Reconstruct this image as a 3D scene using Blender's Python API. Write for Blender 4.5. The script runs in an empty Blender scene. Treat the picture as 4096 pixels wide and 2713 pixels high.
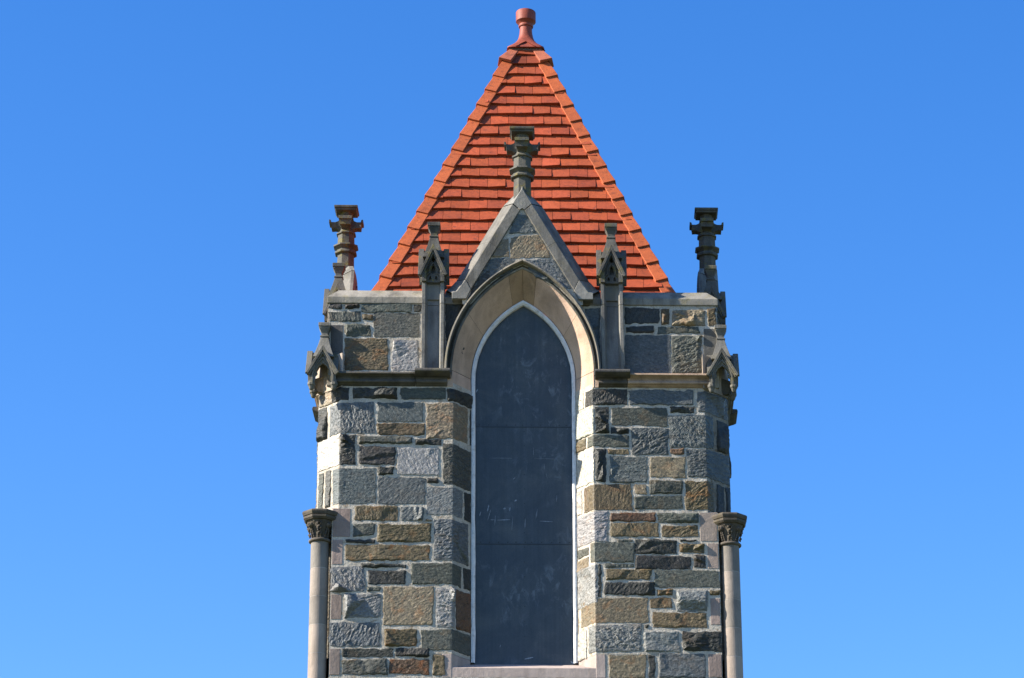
import bpy, bmesh, math, random
import numpy as np
from mathutils import Matrix, Vector
R = math.radians
random.seed(11); rng = np.random.default_rng(7)
scn = bpy.context.scene

# ------------------------------------------------------------------ camera
PITCH, YAW, ROLL, FPX, DIST = R(22.0), R(1.3), R(0.12), 11594.0, 33.5
CF = np.array([math.sin(YAW)*math.cos(PITCH), math.cos(YAW)*math.cos(PITCH), math.sin(PITCH)])
_r = np.array([math.cos(YAW), -math.sin(YAW), 0.0]); _u = np.cross(_r, CF)
CR = _r*math.cos(ROLL) - _u*math.sin(ROLL); CU = _u*math.cos(ROLL) + _r*math.sin(ROLL)
CP = np.array([-.127, 0, 1.7 + DIST*math.sin(PITCH)]) - DIST*CF
cam_d = bpy.data.cameras.new('camera'); cam = bpy.data.objects.new('camera', cam_d)
scn.collection.objects.link(cam); scn.camera = cam
cam_d.sensor_width = 36; cam_d.lens = 36*FPX/4096; cam_d.clip_end = 6000; cam_d.clip_start = .5
cam.matrix_world = Matrix(((CR[0], CU[0], -CF[0], CP[0]), (CR[1], CU[1], -CF[1], CP[1]), (CR[2], CU[2], -CF[2], CP[2]), (0, 0, 0, 1)))

# ------------------------------------------------------------------ sun, sky, exposure
SUN = Vector((-4.7, -1.0, 3.1)).normalized()          # towards the sun
sun_d = bpy.data.lights.new('sun', 'SUN'); sun_d.energy = 5.0; sun_d.angle = R(.5); sun_d.color = (1.0, .93, .82)
sun = bpy.data.objects.new('sun', sun_d); scn.collection.objects.link(sun)
sun.rotation_euler = SUN.to_track_quat('Z', 'Y').to_euler(); sun.location = (-40, -20, 40)
w = bpy.data.worlds.new('World'); scn.world = w; w.use_nodes = True
wn = w.node_tree.nodes; wl = w.node_tree.links; wn.clear()
sky = wn.new('ShaderNodeTexSky'); sky.sky_type = 'NISHITA'; sky.sun_disc = False
sky.sun_elevation = math.asin(SUN.z); sky.sun_rotation = math.atan2(SUN.x, SUN.y)
sky.altitude = 0; sky.air_density = 1.0; sky.dust_density = .3; sky.ozone_density = 3.0
bg = wn.new('ShaderNodeBackground'); bg.inputs[1].default_value = .10
wo = wn.new('ShaderNodeOutputWorld')
hs = wn.new('ShaderNodeHueSaturation'); hs.inputs['Saturation'].default_value = 1.34; hs.inputs['Hue'].default_value = .512
wl.new(sky.outputs[0], hs.inputs['Color']); wl.new(hs.outputs[0], bg.inputs[0]); wl.new(bg.outputs[0], wo.inputs[0])
vs = scn.view_settings; vs.view_transform = 'Standard'; vs.look = 'None'; vs.gamma = 1; vs.use_curve_mapping = False
vs.exposure = 1.4

# ------------------------------------------------------------------ pixel helpers (source photo pixels)
YC, SH = 2.36, .05               # tower centre depth; plan skew of the old tower
def at(x, y, Y):                 # point of the building plane y=Y seen at a pixel (before the plan skew)
    r = CF*FPX + CR*(x-2048) + CU*(1356.5-y); t = (Y-CP[1])/r[1]; p = CP + t*r
    return p[0]-SH*(Y-.05), p[2]
def px_x(X, Y, z):
    v = np.array([X+SH*(Y-.05), Y, z]) - CP; zz = v@CF
    return 2048 + FPX*(v@CR)/zz

# ------------------------------------------------------------------ numpy noise
def _hash(ix, iy, iz, s):
    h = (ix*374761393 + iy*668265263 + iz*2147483647 + s*974634541) & 0xffffffff
    h = ((h ^ (h >> 13))*1274126177) & 0xffffffff
    h = ((h ^ (h >> 16))*2246822519) & 0xffffffff
    return ((h ^ (h >> 15)) & 0xffffff)/float(0xffffff)
def vnoise(x, y, z, s=0):
    ix, iy, iz = (np.floor(a).astype(np.int64) for a in (x, y, z))
    fx, fy, fz = x-ix, y-iy, z-iz
    fx, fy, fz = (f*f*(3-2*f) for f in (fx, fy, fz)); o = 0
    for dx in (0, 1):
        for dy in (0, 1):
            for dz in (0, 1):
                o = o + _hash(ix+dx, iy+dy, iz+dz, s)*np.abs(1-dx-fx)*np.abs(1-dy-fy)*np.abs(1-dz-fz)
    return o*2-1
def fbm(x, y, z, s=0, n=4):
    o, a = 0, 1.0
    for i in range(n):
        o = o + a*vnoise(x*2**i, y*2**i, z*2**i, s+i); a *= .5
    return o/1.6

# ------------------------------------------------------------------ mesh collector
col = scn.collection
def rot_xy(v, k):                # rotate k quarter turns (clockwise from above) about the tower axis
    x, y = v[:, 0].copy(), v[:, 1]-YC
    for _ in range(k % 4): x, y = y.copy(), -x
    return np.stack([x, y+YC, v[:, 2]], 1)
class MB:
    def __init__(s): s.v = []; s.f = []; s.q = []; s.t = []; s.g = []; s.n = 0; s.tint = (1, 1, 1, 0)
    def add(s, v, faces=None, quads=None, tint=None, gco=None):
        v = np.asarray(v, float).reshape(-1, 3)
        if faces: s.f += [[i+s.n for i in f] for f in faces]
        if quads is not None and len(quads): s.q.append(np.asarray(quads, np.int64)+s.n)
        t = np.asarray(s.tint if tint is None else tint, float)
        s.t.append(np.tile(t, (len(v), 1)) if t.ndim == 1 else t)
        s.g.append(v.copy() if gco is None else gco)
        s.v.append(v); s.n += len(v)
    def box(s, x0, x1, y0, y1, z0, z1, tint=None):
        s.add([(x, y, z) for z in (z0, z1) for y in (y0, y1) for x in (x0, x1)],
              [(0, 2, 3, 1), (4, 5, 7, 6), (0, 1, 5, 4), (1, 3, 7, 5), (3, 2, 6, 7), (2, 0, 4, 6)], tint=tint)
    def rings(s, rs, closed=True, caps=True, tint=None, flip=False):   # loft through equal-length rings of points
        n = len(rs[0]); v = [p for r in rs for p in r]; q = []
        for i in range(len(rs)-1):
            for j in range(n if closed else n-1):
                k = (j+1) % n; q.append((i*n+j, i*n+k, (i+1)*n+k, (i+1)*n+j))
        if flip: q = [t[::-1] for t in q]
        f = []
        if caps and closed: f = [list(range(n))[::-1], [(len(rs)-1)*n+j for j in range(n)]]
        s.add(v, f, q, tint=tint)
    def lathe(s, cx, cy, prof, n, ph=None, tint=None):     # prof [(z, apothem)]
        ph = math.pi/n if ph is None else ph; c = math.cos(math.pi/n) if n <= 8 else 1
        s.rings([[(cx+r/c*math.cos(-math.pi/2+ph+2*math.pi*j/n), cy+r/c*math.sin(-math.pi/2+ph+2*math.pi*j/n), z) for j in range(n)] for z, r in prof], tint=tint)
    def prism_y(s, poly, y0, y1, tint=None):               # polygon in (x,z) pushed through y
        n = len(poly); s.add([(x, y0, z) for x, z in poly]+[(x, y1, z) for x, z in poly],
              [list(range(n)), [n+j for j in range(n)][::-1]]+[(j, n+j, n+(j+1) % n, (j+1) % n) for j in range(n)], tint=tint)
    def prism_x(s, poly, x0, x1, tint=None):               # polygon in (y,z) pushed through x
        n = len(poly); s.add([(x0, y, z) for y, z in poly]+[(x1, y, z) for y, z in poly],
              [list(range(n)), [n+j for j in range(n)][::-1]]+[(j, n+j, n+(j+1) % n, (j+1) % n) for j in range(n)], tint=tint)
    def prism_z(s, poly, z0, z1, tint=None): s.rings([[(x, y, z) for x, y in poly] for z in (z0, z1)], tint=tint)
    def build(s, name, mat, parent=None, k=0, smooth=False, bevel=0, recalc=True, skew=True):
        v = rot_xy(np.concatenate(s.v), k)
        if skew: v[:, 0] += SH*(v[:, 1]-.05)
        me = bpy.data.meshes.new(name); q = np.concatenate(s.q) if s.q else np.zeros((0, 4), np.int64)
        loops = np.concatenate([q.ravel(), np.array([i for f in s.f for i in f], np.int64)])
        tot = np.concatenate([np.full(len(q), 4), np.array([len(f) for f in s.f], np.int64)]).astype(np.int32)
        st = np.concatenate([[0], np.cumsum(tot)[:-1]]).astype(np.int32)
        me.vertices.add(len(v)); me.vertices.foreach_set('co', v.ravel())
        me.loops.add(len(loops)); me.loops.foreach_set('vertex_index', loops.astype(np.int32))
        me.polygons.add(len(tot)); me.polygons.foreach_set('loop_start', st); me.polygons.foreach_set('loop_total', tot)
        me.update(calc_edges=True); me.validate()
        a = me.attributes.new('tint', 'FLOAT_COLOR', 'POINT'); a.data.foreach_set('color', np.concatenate(s.t).ravel())
        g = me.attributes.new('gco', 'FLOAT_VECTOR', 'POINT'); g.data.foreach_set('vector', np.concatenate(s.g).ravel())
        if recalc:
            bm = bmesh.new(); bm.from_mesh(me); bmesh.ops.recalc_face_normals(bm, faces=bm.faces); bm.to_mesh(me); bm.free()
        me.polygons.foreach_set('use_smooth', np.full(len(me.polygons), bool(smooth)))
        me.materials.append(mat); o = bpy.data.objects.new(name, me); col.objects.link(o)
        if parent is not None:
            o.parent = parent
            o.matrix_parent_inverse = parent_inv(parent)
        if bevel:
            b = o.modifiers.new('bevel', 'BEVEL'); b.width = bevel; b.segments = 2; b.limit_method = 'ANGLE'; b.angle_limit = R(35)
        return o
def split_edges(o, a=38):
    for p in o.data.polygons: p.use_smooth = True
    e = o.modifiers.new('edges', 'EDGE_SPLIT'); e.split_angle = R(a)
def parent_inv(p):               # parts are modelled in place: only the root Empty is offset
    return Matrix.Translation(p.location).inverted()

# ------------------------------------------------------------------ materials
def mat(name):
    m = bpy.data.materials.new(name); m.use_nodes = True; n = m.node_tree.nodes; l = m.node_tree.links
    return m, n, l, n['Principled BSDF']
def N(n, t, **k):
    o = n.new(t)
    for a, b in k.items(): setattr(o, a, b)
    return o
def noise(n, l, vec, scale, detail=4, rough=.55, dist=0):
    o = N(n, 'ShaderNodeTexNoise'); o.inputs['Scale'].default_value = scale; o.inputs['Detail'].default_value = detail
    o.inputs['Roughness'].default_value = rough; o.inputs['Distortion'].default_value = dist
    l.new(vec, o.inputs['Vector']); return o.outputs['Fac']
def ramp(n, l, fac, stops):
    o = N(n, 'ShaderNodeValToRGB'); e = o.color_ramp.elements
    while len(e) < len(stops): e.new(.5)
    for i, (p, c) in enumerate(stops): e[i].position = p; e[i].color = (*c, 1) if len(c) == 3 else c
    l.new(fac, o.inputs[0]); return o.outputs[0]
def g3(v): return (v, v, v)
def mix(n, l, fac, a, b, mode='MIX'):
    o = N(n, 'ShaderNodeMix', data_type='RGBA', blend_type=mode)
    for s, x in ((0, fac), (6, a), (7, b)):
        if hasattr(x, 'links'): l.new(x, o.inputs[s])
        else: o.inputs[s].default_value = x if s == 0 else (*x, 1)
    return o.outputs[2]
def mth(n, l, op, a, b=0):
    o = N(n, 'ShaderNodeMath', operation=op)
    for i, x in enumerate((a, b)):
        if hasattr(x, 'links'): l.new(x, o.inputs[i])
        else: o.inputs[i].default_value = x
    return o.outputs[0]
def vscale(n, l, vec, s):
    o = N(n, 'ShaderNodeVectorMath', operation='MULTIPLY'); l.new(vec, o.inputs[0]); o.inputs[1].default_value = s; return o.outputs[0]
def bump(n, l, h, strength, dist, prev=None):
    o = N(n, 'ShaderNodeBump'); o.inputs['Strength'].default_value = strength; o.inputs['Distance'].default_value = dist
    l.new(h, o.inputs['Height'])
    if prev is not None: l.new(prev, o.inputs['Normal'])
    return o.outputs[0]
def attr(n, name):
    return N(n, 'ShaderNodeAttribute', attribute_name=name)

def m_schist():
    m, n, l, b = mat('schist_stone'); t = attr(n, 'tint'); g = attr(n, 'gco')
    v = g.outputs['Vector']
    fol = noise(n, l, vscale(n, l, v, (9, 55, 20)), 1, 6, .62, .4)
    fine = noise(n, l, v, 210, 3, .6); blot = noise(n, l, v, 7, 4, .6, .5); mid = noise(n, l, v, 34, 5, .65)
    c = mix(n, l, 1, t.outputs['Color'], ramp(n, l, fol, [(.25, g3(.6)), (.5, g3(.97)), (.78, g3(1.5))]), 'MULTIPLY')
    c = mix(n, l, 1, c, ramp(n, l, fine, [(.3, g3(.5)), (.5, g3(1)), (.72, g3(1.75))]), 'MULTIPLY')
    c = mix(n, l, 1, c, ramp(n, l, mid, [(.3, g3(.55)), (.5, g3(.98)), (.7, g3(1.45))]), 'MULTIPLY')
    rf = ramp(n, l, blot, [(.52, g3(0)), (.66, g3(1))])
    rust = mix(n, l, 1, t.outputs['Color'], (1.5, .95, .55), 'MULTIPLY')
    c = mix(n, l, mth(n, l, 'MULTIPLY', rf, t.outputs['Alpha']), c, rust)
    l.new(c, b.inputs['Base Color'])
    l.new(ramp(n, l, mid, [(.3, g3(.34)), (.7, g3(.62))]), b.inputs['Roughness'])
    l.new(ramp(n, l, t.outputs['Color'], [(.05, g3(.22)), (.18, g3(.6))]), b.inputs['Specular IOR Level'])
    nb = bump(n, l, fol, .3, .007); nb = bump(n, l, mid, .65, .010, nb); nb = bump(n, l, fine, .6, .004, nb)
    l.new(nb, b.inputs['Normal']); return m
def m_mortar():
    m, n, l, b = mat('lime_mortar'); g = N(n, 'ShaderNodeTexCoord').outputs['Object']
    a = noise(n, l, g, 5, 5, .6); f = noise(n, l, g, 90, 4, .6)
    c = ramp(n, l, a, [(.3, (.33, .295, .24)), (.55, (.47, .425, .355)), (.75, (.55, .50, .425))])
    c = mix(n, l, ramp(n, l, noise(n, l, g, 11, 5, .65, .5), [(.54, g3(0)), (.66, g3(.7))]), c, (.24, .165, .095))
    c = mix(n, l, 1, c, ramp(n, l, f, [(.3, g3(.62)), (.6, g3(1.05))]), 'MULTIPLY')
    l.new(c, b.inputs['Base Color']); b.inputs['Roughness'].default_value = .95; b.inputs['Specular IOR Level'].default_value = .15
    l.new(bump(n, l, f, .6, .006, bump(n, l, noise(n, l, g, 25, 4), .6, .015)), b.inputs['Normal']); return m
def m_dressed(name, d):
    g3 = lambda v: (1+(v-1)*d,)*3
    m, n, l, b = mat(name); t = attr(n, 'tint'); g = N(n, 'ShaderNodeTexCoord').outputs['Object']
    tool = noise(n, l, vscale(n, l, g, (90, 90, 7)), 1, 3, .6); f = noise(n, l, g, 160, 3, .6); a = noise(n, l, g, 3.3, 5, .6, .6)
    st = noise(n, l, vscale(n, l, g, (6, 6, 1.1)), 1, 5, .6, .3); lic = noise(n, l, g, 8.5, 5, .65)
    c = mix(n, l, 1, t.outputs['Color'], ramp(n, l, a, [(.3, g3(.68)), (.5, g3(1)), (.72, g3(1.22))]), 'MULTIPLY')
    c = mix(n, l, 1, c, ramp(n, l, f, [(.3, g3(.7)), (.5, g3(1)), (.7, g3(1.32))]), 'MULTIPLY')
    c = mix(n, l, 1, c, ramp(n, l, st, [(.36, g3(.6)), (.52, g3(1)), (.75, g3(1.12))]), 'MULTIPLY')
    lf = ramp(n, l, lic, [(.53, (0, 0, 0)), (.63, (1, 1, 1))])
    c = mix(n, l, mth(n, l, 'MULTIPLY', lf, t.outputs['Alpha']), c, (.17, .135, .02))
    l.new(c, b.inputs['Base Color']); b.inputs['Roughness'].default_value = .85; b.inputs['Specular IOR Level'].default_value = .3
    nb = bump(n, l, tool, .22, .008); nb = bump(n, l, f, .4, .006, nb); nb = bump(n, l, noise(n, l, g, 22, 4), .35, .012, nb)
    l.new(nb, b.inputs['Normal']); return m
def m_terracotta():
    m, n, l, b = mat('terracotta'); t = attr(n, 'tint'); g = N(n, 'ShaderNodeTexCoord').outputs['Object']
    a = noise(n, l, vscale(n, l, g, (9, 9, 16)), 1, 5, .65, .6); f = noise(n, l, g, 120, 3, .6); s = noise(n, l, vscale(n, l, g, (14, 14, 26)), 1, 5, .7, 1.2)
    c = mix(n, l, 1, t.outputs['Color'], ramp(n, l, a, [(.3, g3(.72)), (.5, g3(1)), (.7, g3(1.1))]), 'MULTIPLY')
    c = mix(n, l, ramp(n, l, s, [(.56, g3(0)), (.72, g3(.8))]), c, (.06, .026, .02))
    c = mix(n, l, 1, c, ramp(n, l, f, [(.3, g3(.84)), (.7, g3(1.12))]), 'MULTIPLY')
    l.new(c, b.inputs['Base Color']); b.inputs['Roughness'].default_value = .62; b.inputs['Specular IOR Level'].default_value = .35
    l.new(bump(n, l, f, .25, .004, bump(n, l, noise(n, l, g, 18, 4), .3, .012)), b.inputs['Normal']); return m
def m_panel():
    m, n, l, b = mat('painted_sheet_metal'); t = attr(n, 'tint'); g = N(n, 'ShaderNodeTexCoord').outputs['Object']
    st = noise(n, l, vscale(n, l, g, (30, 30, 1.2)), 1, 4, .6); a = noise(n, l, g, 2.6, 7, .68, .6); sc = noise(n, l, vscale(n, l, g, (9, 9, 5)), 1, 7, .72, .6); f = noise(n, l, g, 150, 2)
    big = noise(n, l, g, 1.5, 2)
    c = ramp(n, l, a, [(.3, (.032, .046, .062)), (.5, (.045, .060, .075)), (.7, (.068, .083, .094))])
    c = mix(n, l, 1, c, ramp(n, l, st, [(.3, g3(.9)), (.7, g3(1.12))]), 'MULTIPLY')
    c = mix(n, l, 1, c, ramp(n, l, f, [(.3, g3(.85)), (.7, g3(1.15))]), 'MULTIPLY')
    k = mth(n, l, 'MULTIPLY', ramp(n, l, sc, [(.53, g3(0)), (.68, g3(.75))]), ramp(n, l, big, [(.42, g3(0)), (.58, g3(1))]))
    c = mix(n, l, k, c, (.13, .16, .19))
    c = mix(n, l, t.outputs['Alpha'], c, t.outputs['Color'])
    l.new(c, b.inputs['Base Color']); l.new(ramp(n, l, a, [(.3, g3(.55)), (.7, g3(.68))]), b.inputs['Roughness'])
    b.inputs['Specular IOR Level'].default_value = .35
    l.new(bump(n, l, noise(n, l, g, 3, 3), .3, .02, bump(n, l, f, .15, .003)), b.inputs['Normal']); return m
def m_paint():
    m, n, l, b = mat('white_paint'); g = N(n, 'ShaderNodeTexCoord').outputs['Object']
    a = noise(n, l, g, 14, 5, .65)
    l.new(ramp(n, l, a, [(.25, (.30, .29, .27)), (.45, (.58, .58, .58)), (.7, (.7, .7, .7))]), b.inputs['Base Color'])
    b.inputs['Roughness'].default_value = .6
    l.new(bump(n, l, noise(n, l, g, 30, 4), .5, .01), b.inputs['Normal']); return m
def m_grass():
    m, n, l, b = mat('lawn'); g = N(n, 'ShaderNodeTexCoord').outputs['Object']
    l.new(ramp(n, l, noise(n, l, g, .8, 8, .7), [(.3, (.035, .05, .018)), (.7, (.09, .10, .04))]), b.inputs['Base Color'])
    b.inputs['Roughness'].default_value = .95; return m
SCH, MOR, DRE, LIM, TER, PAN, WHI, GRA = m_schist(), m_mortar(), m_dressed('weathered_stone', 1), m_dressed('limestone', .55), m_terracotta(), m_panel(), m_paint(), m_grass()

# ------------------------------------------------------------------ the setting and the tower's root
gb = MB(); gb.add([(-3000, -3000, 0), (3000, -3000, 0), (3000, 3000, 0), (-3000, 3000, 0)], [(0, 1, 2, 3)])
ground = gb.build('ground', GRA, recalc=False, skew=False); ground['kind'] = 'structure'
tower = bpy.data.objects.new('church_tower', None); col.objects.link(tower)
tower.location = (0, YC, 0); tower['category'] = 'tower'
tower['label'] = 'grey stone church tower with a steep red tiled roof and a boarded pointed window'
bpy.context.view_layer.update()

# ------------------------------------------------------------------ outlines
ZS = 13.85                                               # springing line
ARC = {'panel': (.51, 1.079), 'frame': (.5206, 1.1256), 'arch': (.5855, 1.3985), 'hood': (.6123, 1.514)}
def arc_pts(xc, rr, n=26, off=0.0):                      # left springing -> apex -> right springing
    rr += off; a1 = math.acos(min(1, xc/rr)); L = [(xc-rr*math.cos(a1*i/n), ZS+rr*math.sin(a1*i/n)) for i in range(n+1)]
    L[-1] = (0.0, L[-1][1])
    return L+[(-x, z) for x, z in L[-2::-1]]
def arch_z(x, key, off=0):
    xc, rr = ARC[key]; rr += off; d = abs(x)+xc
    return ZS+math.sqrt(max(0, rr*rr-d*d))
GZ, GS = 15.954, 1.77                                    # gable: inner apex height and slope
UP = .10                                                 # upper wall plane
GP = -.004                                                # gable field plane
ZCAP, ZSTR, ZPAR = 12.165, 13.665, 14.72

# ------------------------------------------------------------------ traced masonry
COL = dict(B=(.080, .088, .085), D=(.036, .036, .031), G=(.067, .070, .055), O=(.096, .073, .037), L=(.185, .184, .170),
           T=(.150, .117, .070), P=(.31, .285, .235), R=(.098, .058, .032), A=(.25, .195, .165), K=(.10, .093, .085), S=(.122, .127, .119))
RUST = dict(B=.25, D=.35, G=.45, O=.7, L=.2, T=.5, P=.15, R=1, A=0, K=0, S=.2)
def zc(ox, oy, s): return lambda x, y: (ox+x/s, oy+y/s)
Z2, Z3, Z4, Z5, Z6, Z7 = zc(1200, 780, 1.866), zc(2050, 780, 1.866), zc(1200, 1500, 2.306), zc(2150, 1500, 2.3056), zc(1200, 1980, 2.139), zc(2150, 1980, 2.139)
# x0,y0,x1,y1,colour,roughness(0 smooth..1 rock-faced)
S4 = [(170,112,300,238,'T',.4),(303,112,452,236,'D',.7),(485,120,895,220,'D',.7),(925,115,1340,226,'G',.2),(1355,118,1590,240,'D',.6),  # first T and D are one stone: lit chamfer and hood-shaded front painted in
 (168,245,252,540,'D',.6),(278,247,690,538,'B',.9),(715,252,1140,435,'B',.15),(715,447,1150,552,'O',.35),(1165,255,1545,586,'T',.5),(1562,255,1592,586,'D',.3),
 (168,550,366,832,'P',.3),(374,548,516,828,'D',1),(540,565,1035,635,'G',.4),(1062,592,1310,648,'D',.6),(545,655,880,825,'D',.5),(900,670,1280,925,'L',.35),(1320,632,1590,1008,'G',.8),  # first P and D are one stone; P paints the chamfer's sun glare
 (720,845,865,920,'D',.5),(168,850,215,1190,'G',.4),(232,850,285,1190,'G',.4),(303,855,700,1190,'B',.3),(722,945,1155,1190,'B',.15),(1170,955,1275,1002,'D',.5),
 (1170,1035,1500,1288,'S',.3),(1515,1035,1592,1300,'D',.3),(292,1228,470,1500,'A',0),(500,1215,905,1343,'O',.5),(933,1215,1137,1343,'B',.5),(1160,1322,1212,1356,'T',.5),
 (480,1366,690,1490,'G',.3),(720,1375,1210,1538,'O',.4)]
S6 = [(390,380,640,412,'D',.5),(262,377,370,600,'A',0),(390,425,1110,560,'O',.35),(1145,205,1440,556,'B',.9),(1455,205,1480,556,'D',.3),(265,612,552,830,'S',.9),
 (520,590,905,625,'D',.6),(580,650,905,765,'D',.5),(955,582,1376,765,'G',.25),(1395,582,1480,765,'D',.4),(575,786,690,825,'G',.4),(245,848,360,1070,'A',0),
 (380,845,690,1052,'S',.8),(710,785,1140,1115,'T',.25),(1165,795,1325,1130,'L',.9),(1333,795,1480,1130,'R',.5),(250,1090,680,1296,'B',.8),(720,1145,1000,1296,'O',.5),
 (1035,1150,1458,1326,'G',.25),(1466,1150,1482,1340,'D',.3),(240,1310,347,1546,'A',0),(360,1314,800,1390,'D',.4),(820,1315,1102,1384,'D',.5),(360,1408,740,1536,'G',.4),
 (765,1404,1106,1536,'R',.6),(1135,1370,1240,1540,'O',.3)]
S5 = [(335,128,425,272,'P',.35),(442,128,826,274,'D',.8),(850,140,1440,275,'B',.3),(1475,148,1775,346,'B',.7),(335,300,524,540,'P',.35),(529,298,656,538,'D',1),  # reveal P beside front D at the corner: sun glare put into colour
 (680,300,1195,472,'G',.15),(1222,296,1452,356,'D',.7),(1215,375,1622,668,'B',.9),(1652,378,1778,668,'D',.5),(680,490,842,548,'D',.8),(865,495,1208,737,'B',1),
 (340,556,447,660,'O',.4),(465,556,842,662,'G',.25),(648,685,850,737,'O',.4),(1225,676,1352,737,'R',.5),(342,682,524,985,'P',.35),(529,686,634,985,'D',1),(668,755,1012,994,'B',.45),  # same split at the reveal corner: pale half painted as sunlit
 (1035,755,1367,946,'T',.25),(1380,684,1785,950,'B',.8),(348,1002,413,1240,'P',.4),(430,1006,870,1246,'O',.3),(895,1015,1008,1100,'T',.3),(1035,970,1338,1096,'G',.4),
 (893,1115,1340,1242,'G',.3),(1362,976,1625,1245,'O',.8),(1650,976,1723,1245,'D',.4),(1738,976,1785,1245,'D',.4),(355,1256,650,1528,'L',.7),(668,1270,1087,1350,'R',.3),
 (1108,1270,1480,1366,'G',.6),(672,1366,1120,1492,'O',.3),(1152,1386,1480,1496,'O',.6),(1492,1266,1662,1540,'A',0)]
S7 = [(690,378,812,400,'G',.4),(835,380,1187,505,'D',.6),(1215,385,1362,402,'D',.4),(1210,415,1427,496,'O',.6),(1450,410,1566,636,'A',0),(335,424,437,498,'G',.3),(330,508,437,610,'T',.3),
 (455,408,826,571,'G',.2),(573,586,820,622,'G',.4),(840,525,1312,636,'D',.3),(1335,515,1442,627,'D',.7),(580,636,972,725,'O',.5),(1003,645,1562,792,'G',.2),(328,588,514,925,'L',.5),(519,590,547,870,'D',.6),
 (578,750,1002,860,'D',.5),(1023,806,1156,865,'O',.5),(1183,820,1456,1006,'S',.7),(1475,815,1562,858,'O',.4),(330,925,360,1150,'O',.3),(373,886,948,1096,'T',.2),(965,880,1157,972,'O',.3),
 (983,1006,1452,1140,'O',.5),(1475,880,1592,1116,'A',0),(915,1106,946,1136,'D',.4),(345,1122,425,1372,'P',.3),(440,1110,892,1346,'S',1),(920,1166,1212,1346,'S',.4),(1240,1166,1577,1336,'D',.8),
 (618,1370,927,1566,'T',.3),(950,1374,1010,1566,'D',.4),(1038,1360,1437,1566,'B',.3),(1460,1356,1597,1566,'A',0)]
U2 = [(205,812,312,850,'D',.5),(338,812,445,850,'D',.8),(460,808,828,878,'G',.2),(848,825,905,872,'D',.3),(203,872,452,945,'G',.4),(465,895,537,937,'O',.4),(343,967,527,1060,'G',.4),
 (550,882,890,1060,'G',.2),(225,967,325,1310,'K',0),(333,1072,657,1308,'O',.5),(688,1080,884,1312,'L',.4),(1088,800,1215,1180,'D',.4)]
U3 = [(525,802,636,830,'O',.4),(545,845,650,1200,'B',.5),(838,842,1095,962,'D',.3),(1105,848,1170,968,'O',.7),(1193,860,1440,976,'T',.9),(1455,850,1527,982,'O',.4),(850,980,1055,1032,'D',.4),
 (1083,985,1397,1036,'G',.3),(838,1046,1180,1332,'B',.25),(1190,1052,1415,1332,'G',1),(1422,995,1530,1345,'K',0)]
def src(z, *p): return [z(*a) for a in p]
GAB = [(src(Z2, (1600,148), (1690,148), (1765,288), (1560,292)), 'B', .9), (src(Z2, (1500,338), (1556,325), (1556,466), (1432,466)), 'T', .5),
       ([(2041, 948), (2152, 938), (2207, 1032), (2042, 1032)], 'T', .4), ([(1966, 1034), (2055, 1034), (2055, 1085), (1890, 1150)], 'B', .9),
       ([(2090, 1040), (2212, 1038), (2290, 1160), (2140, 1110)], 'B', .9), ([(1905, 1120), (1960, 1075), (1960, 1130), (1870, 1200)], 'D', .6)]
XN = 2.155                                               # inner edge of the nook that holds a corner column
PCH = [(-2.36, .275), (-2.085, 0), (-.80, 0), (-.605, .262)]      # left pier in plan, above the column
PNR = [(-2.198, 0), (-.80, 0), (-.605, .262)]                     # the right-hand nook is a little narrower
PNK = [(-XN, 0), (-.80, 0), (-.605, .262)]                        # beside the column

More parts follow.
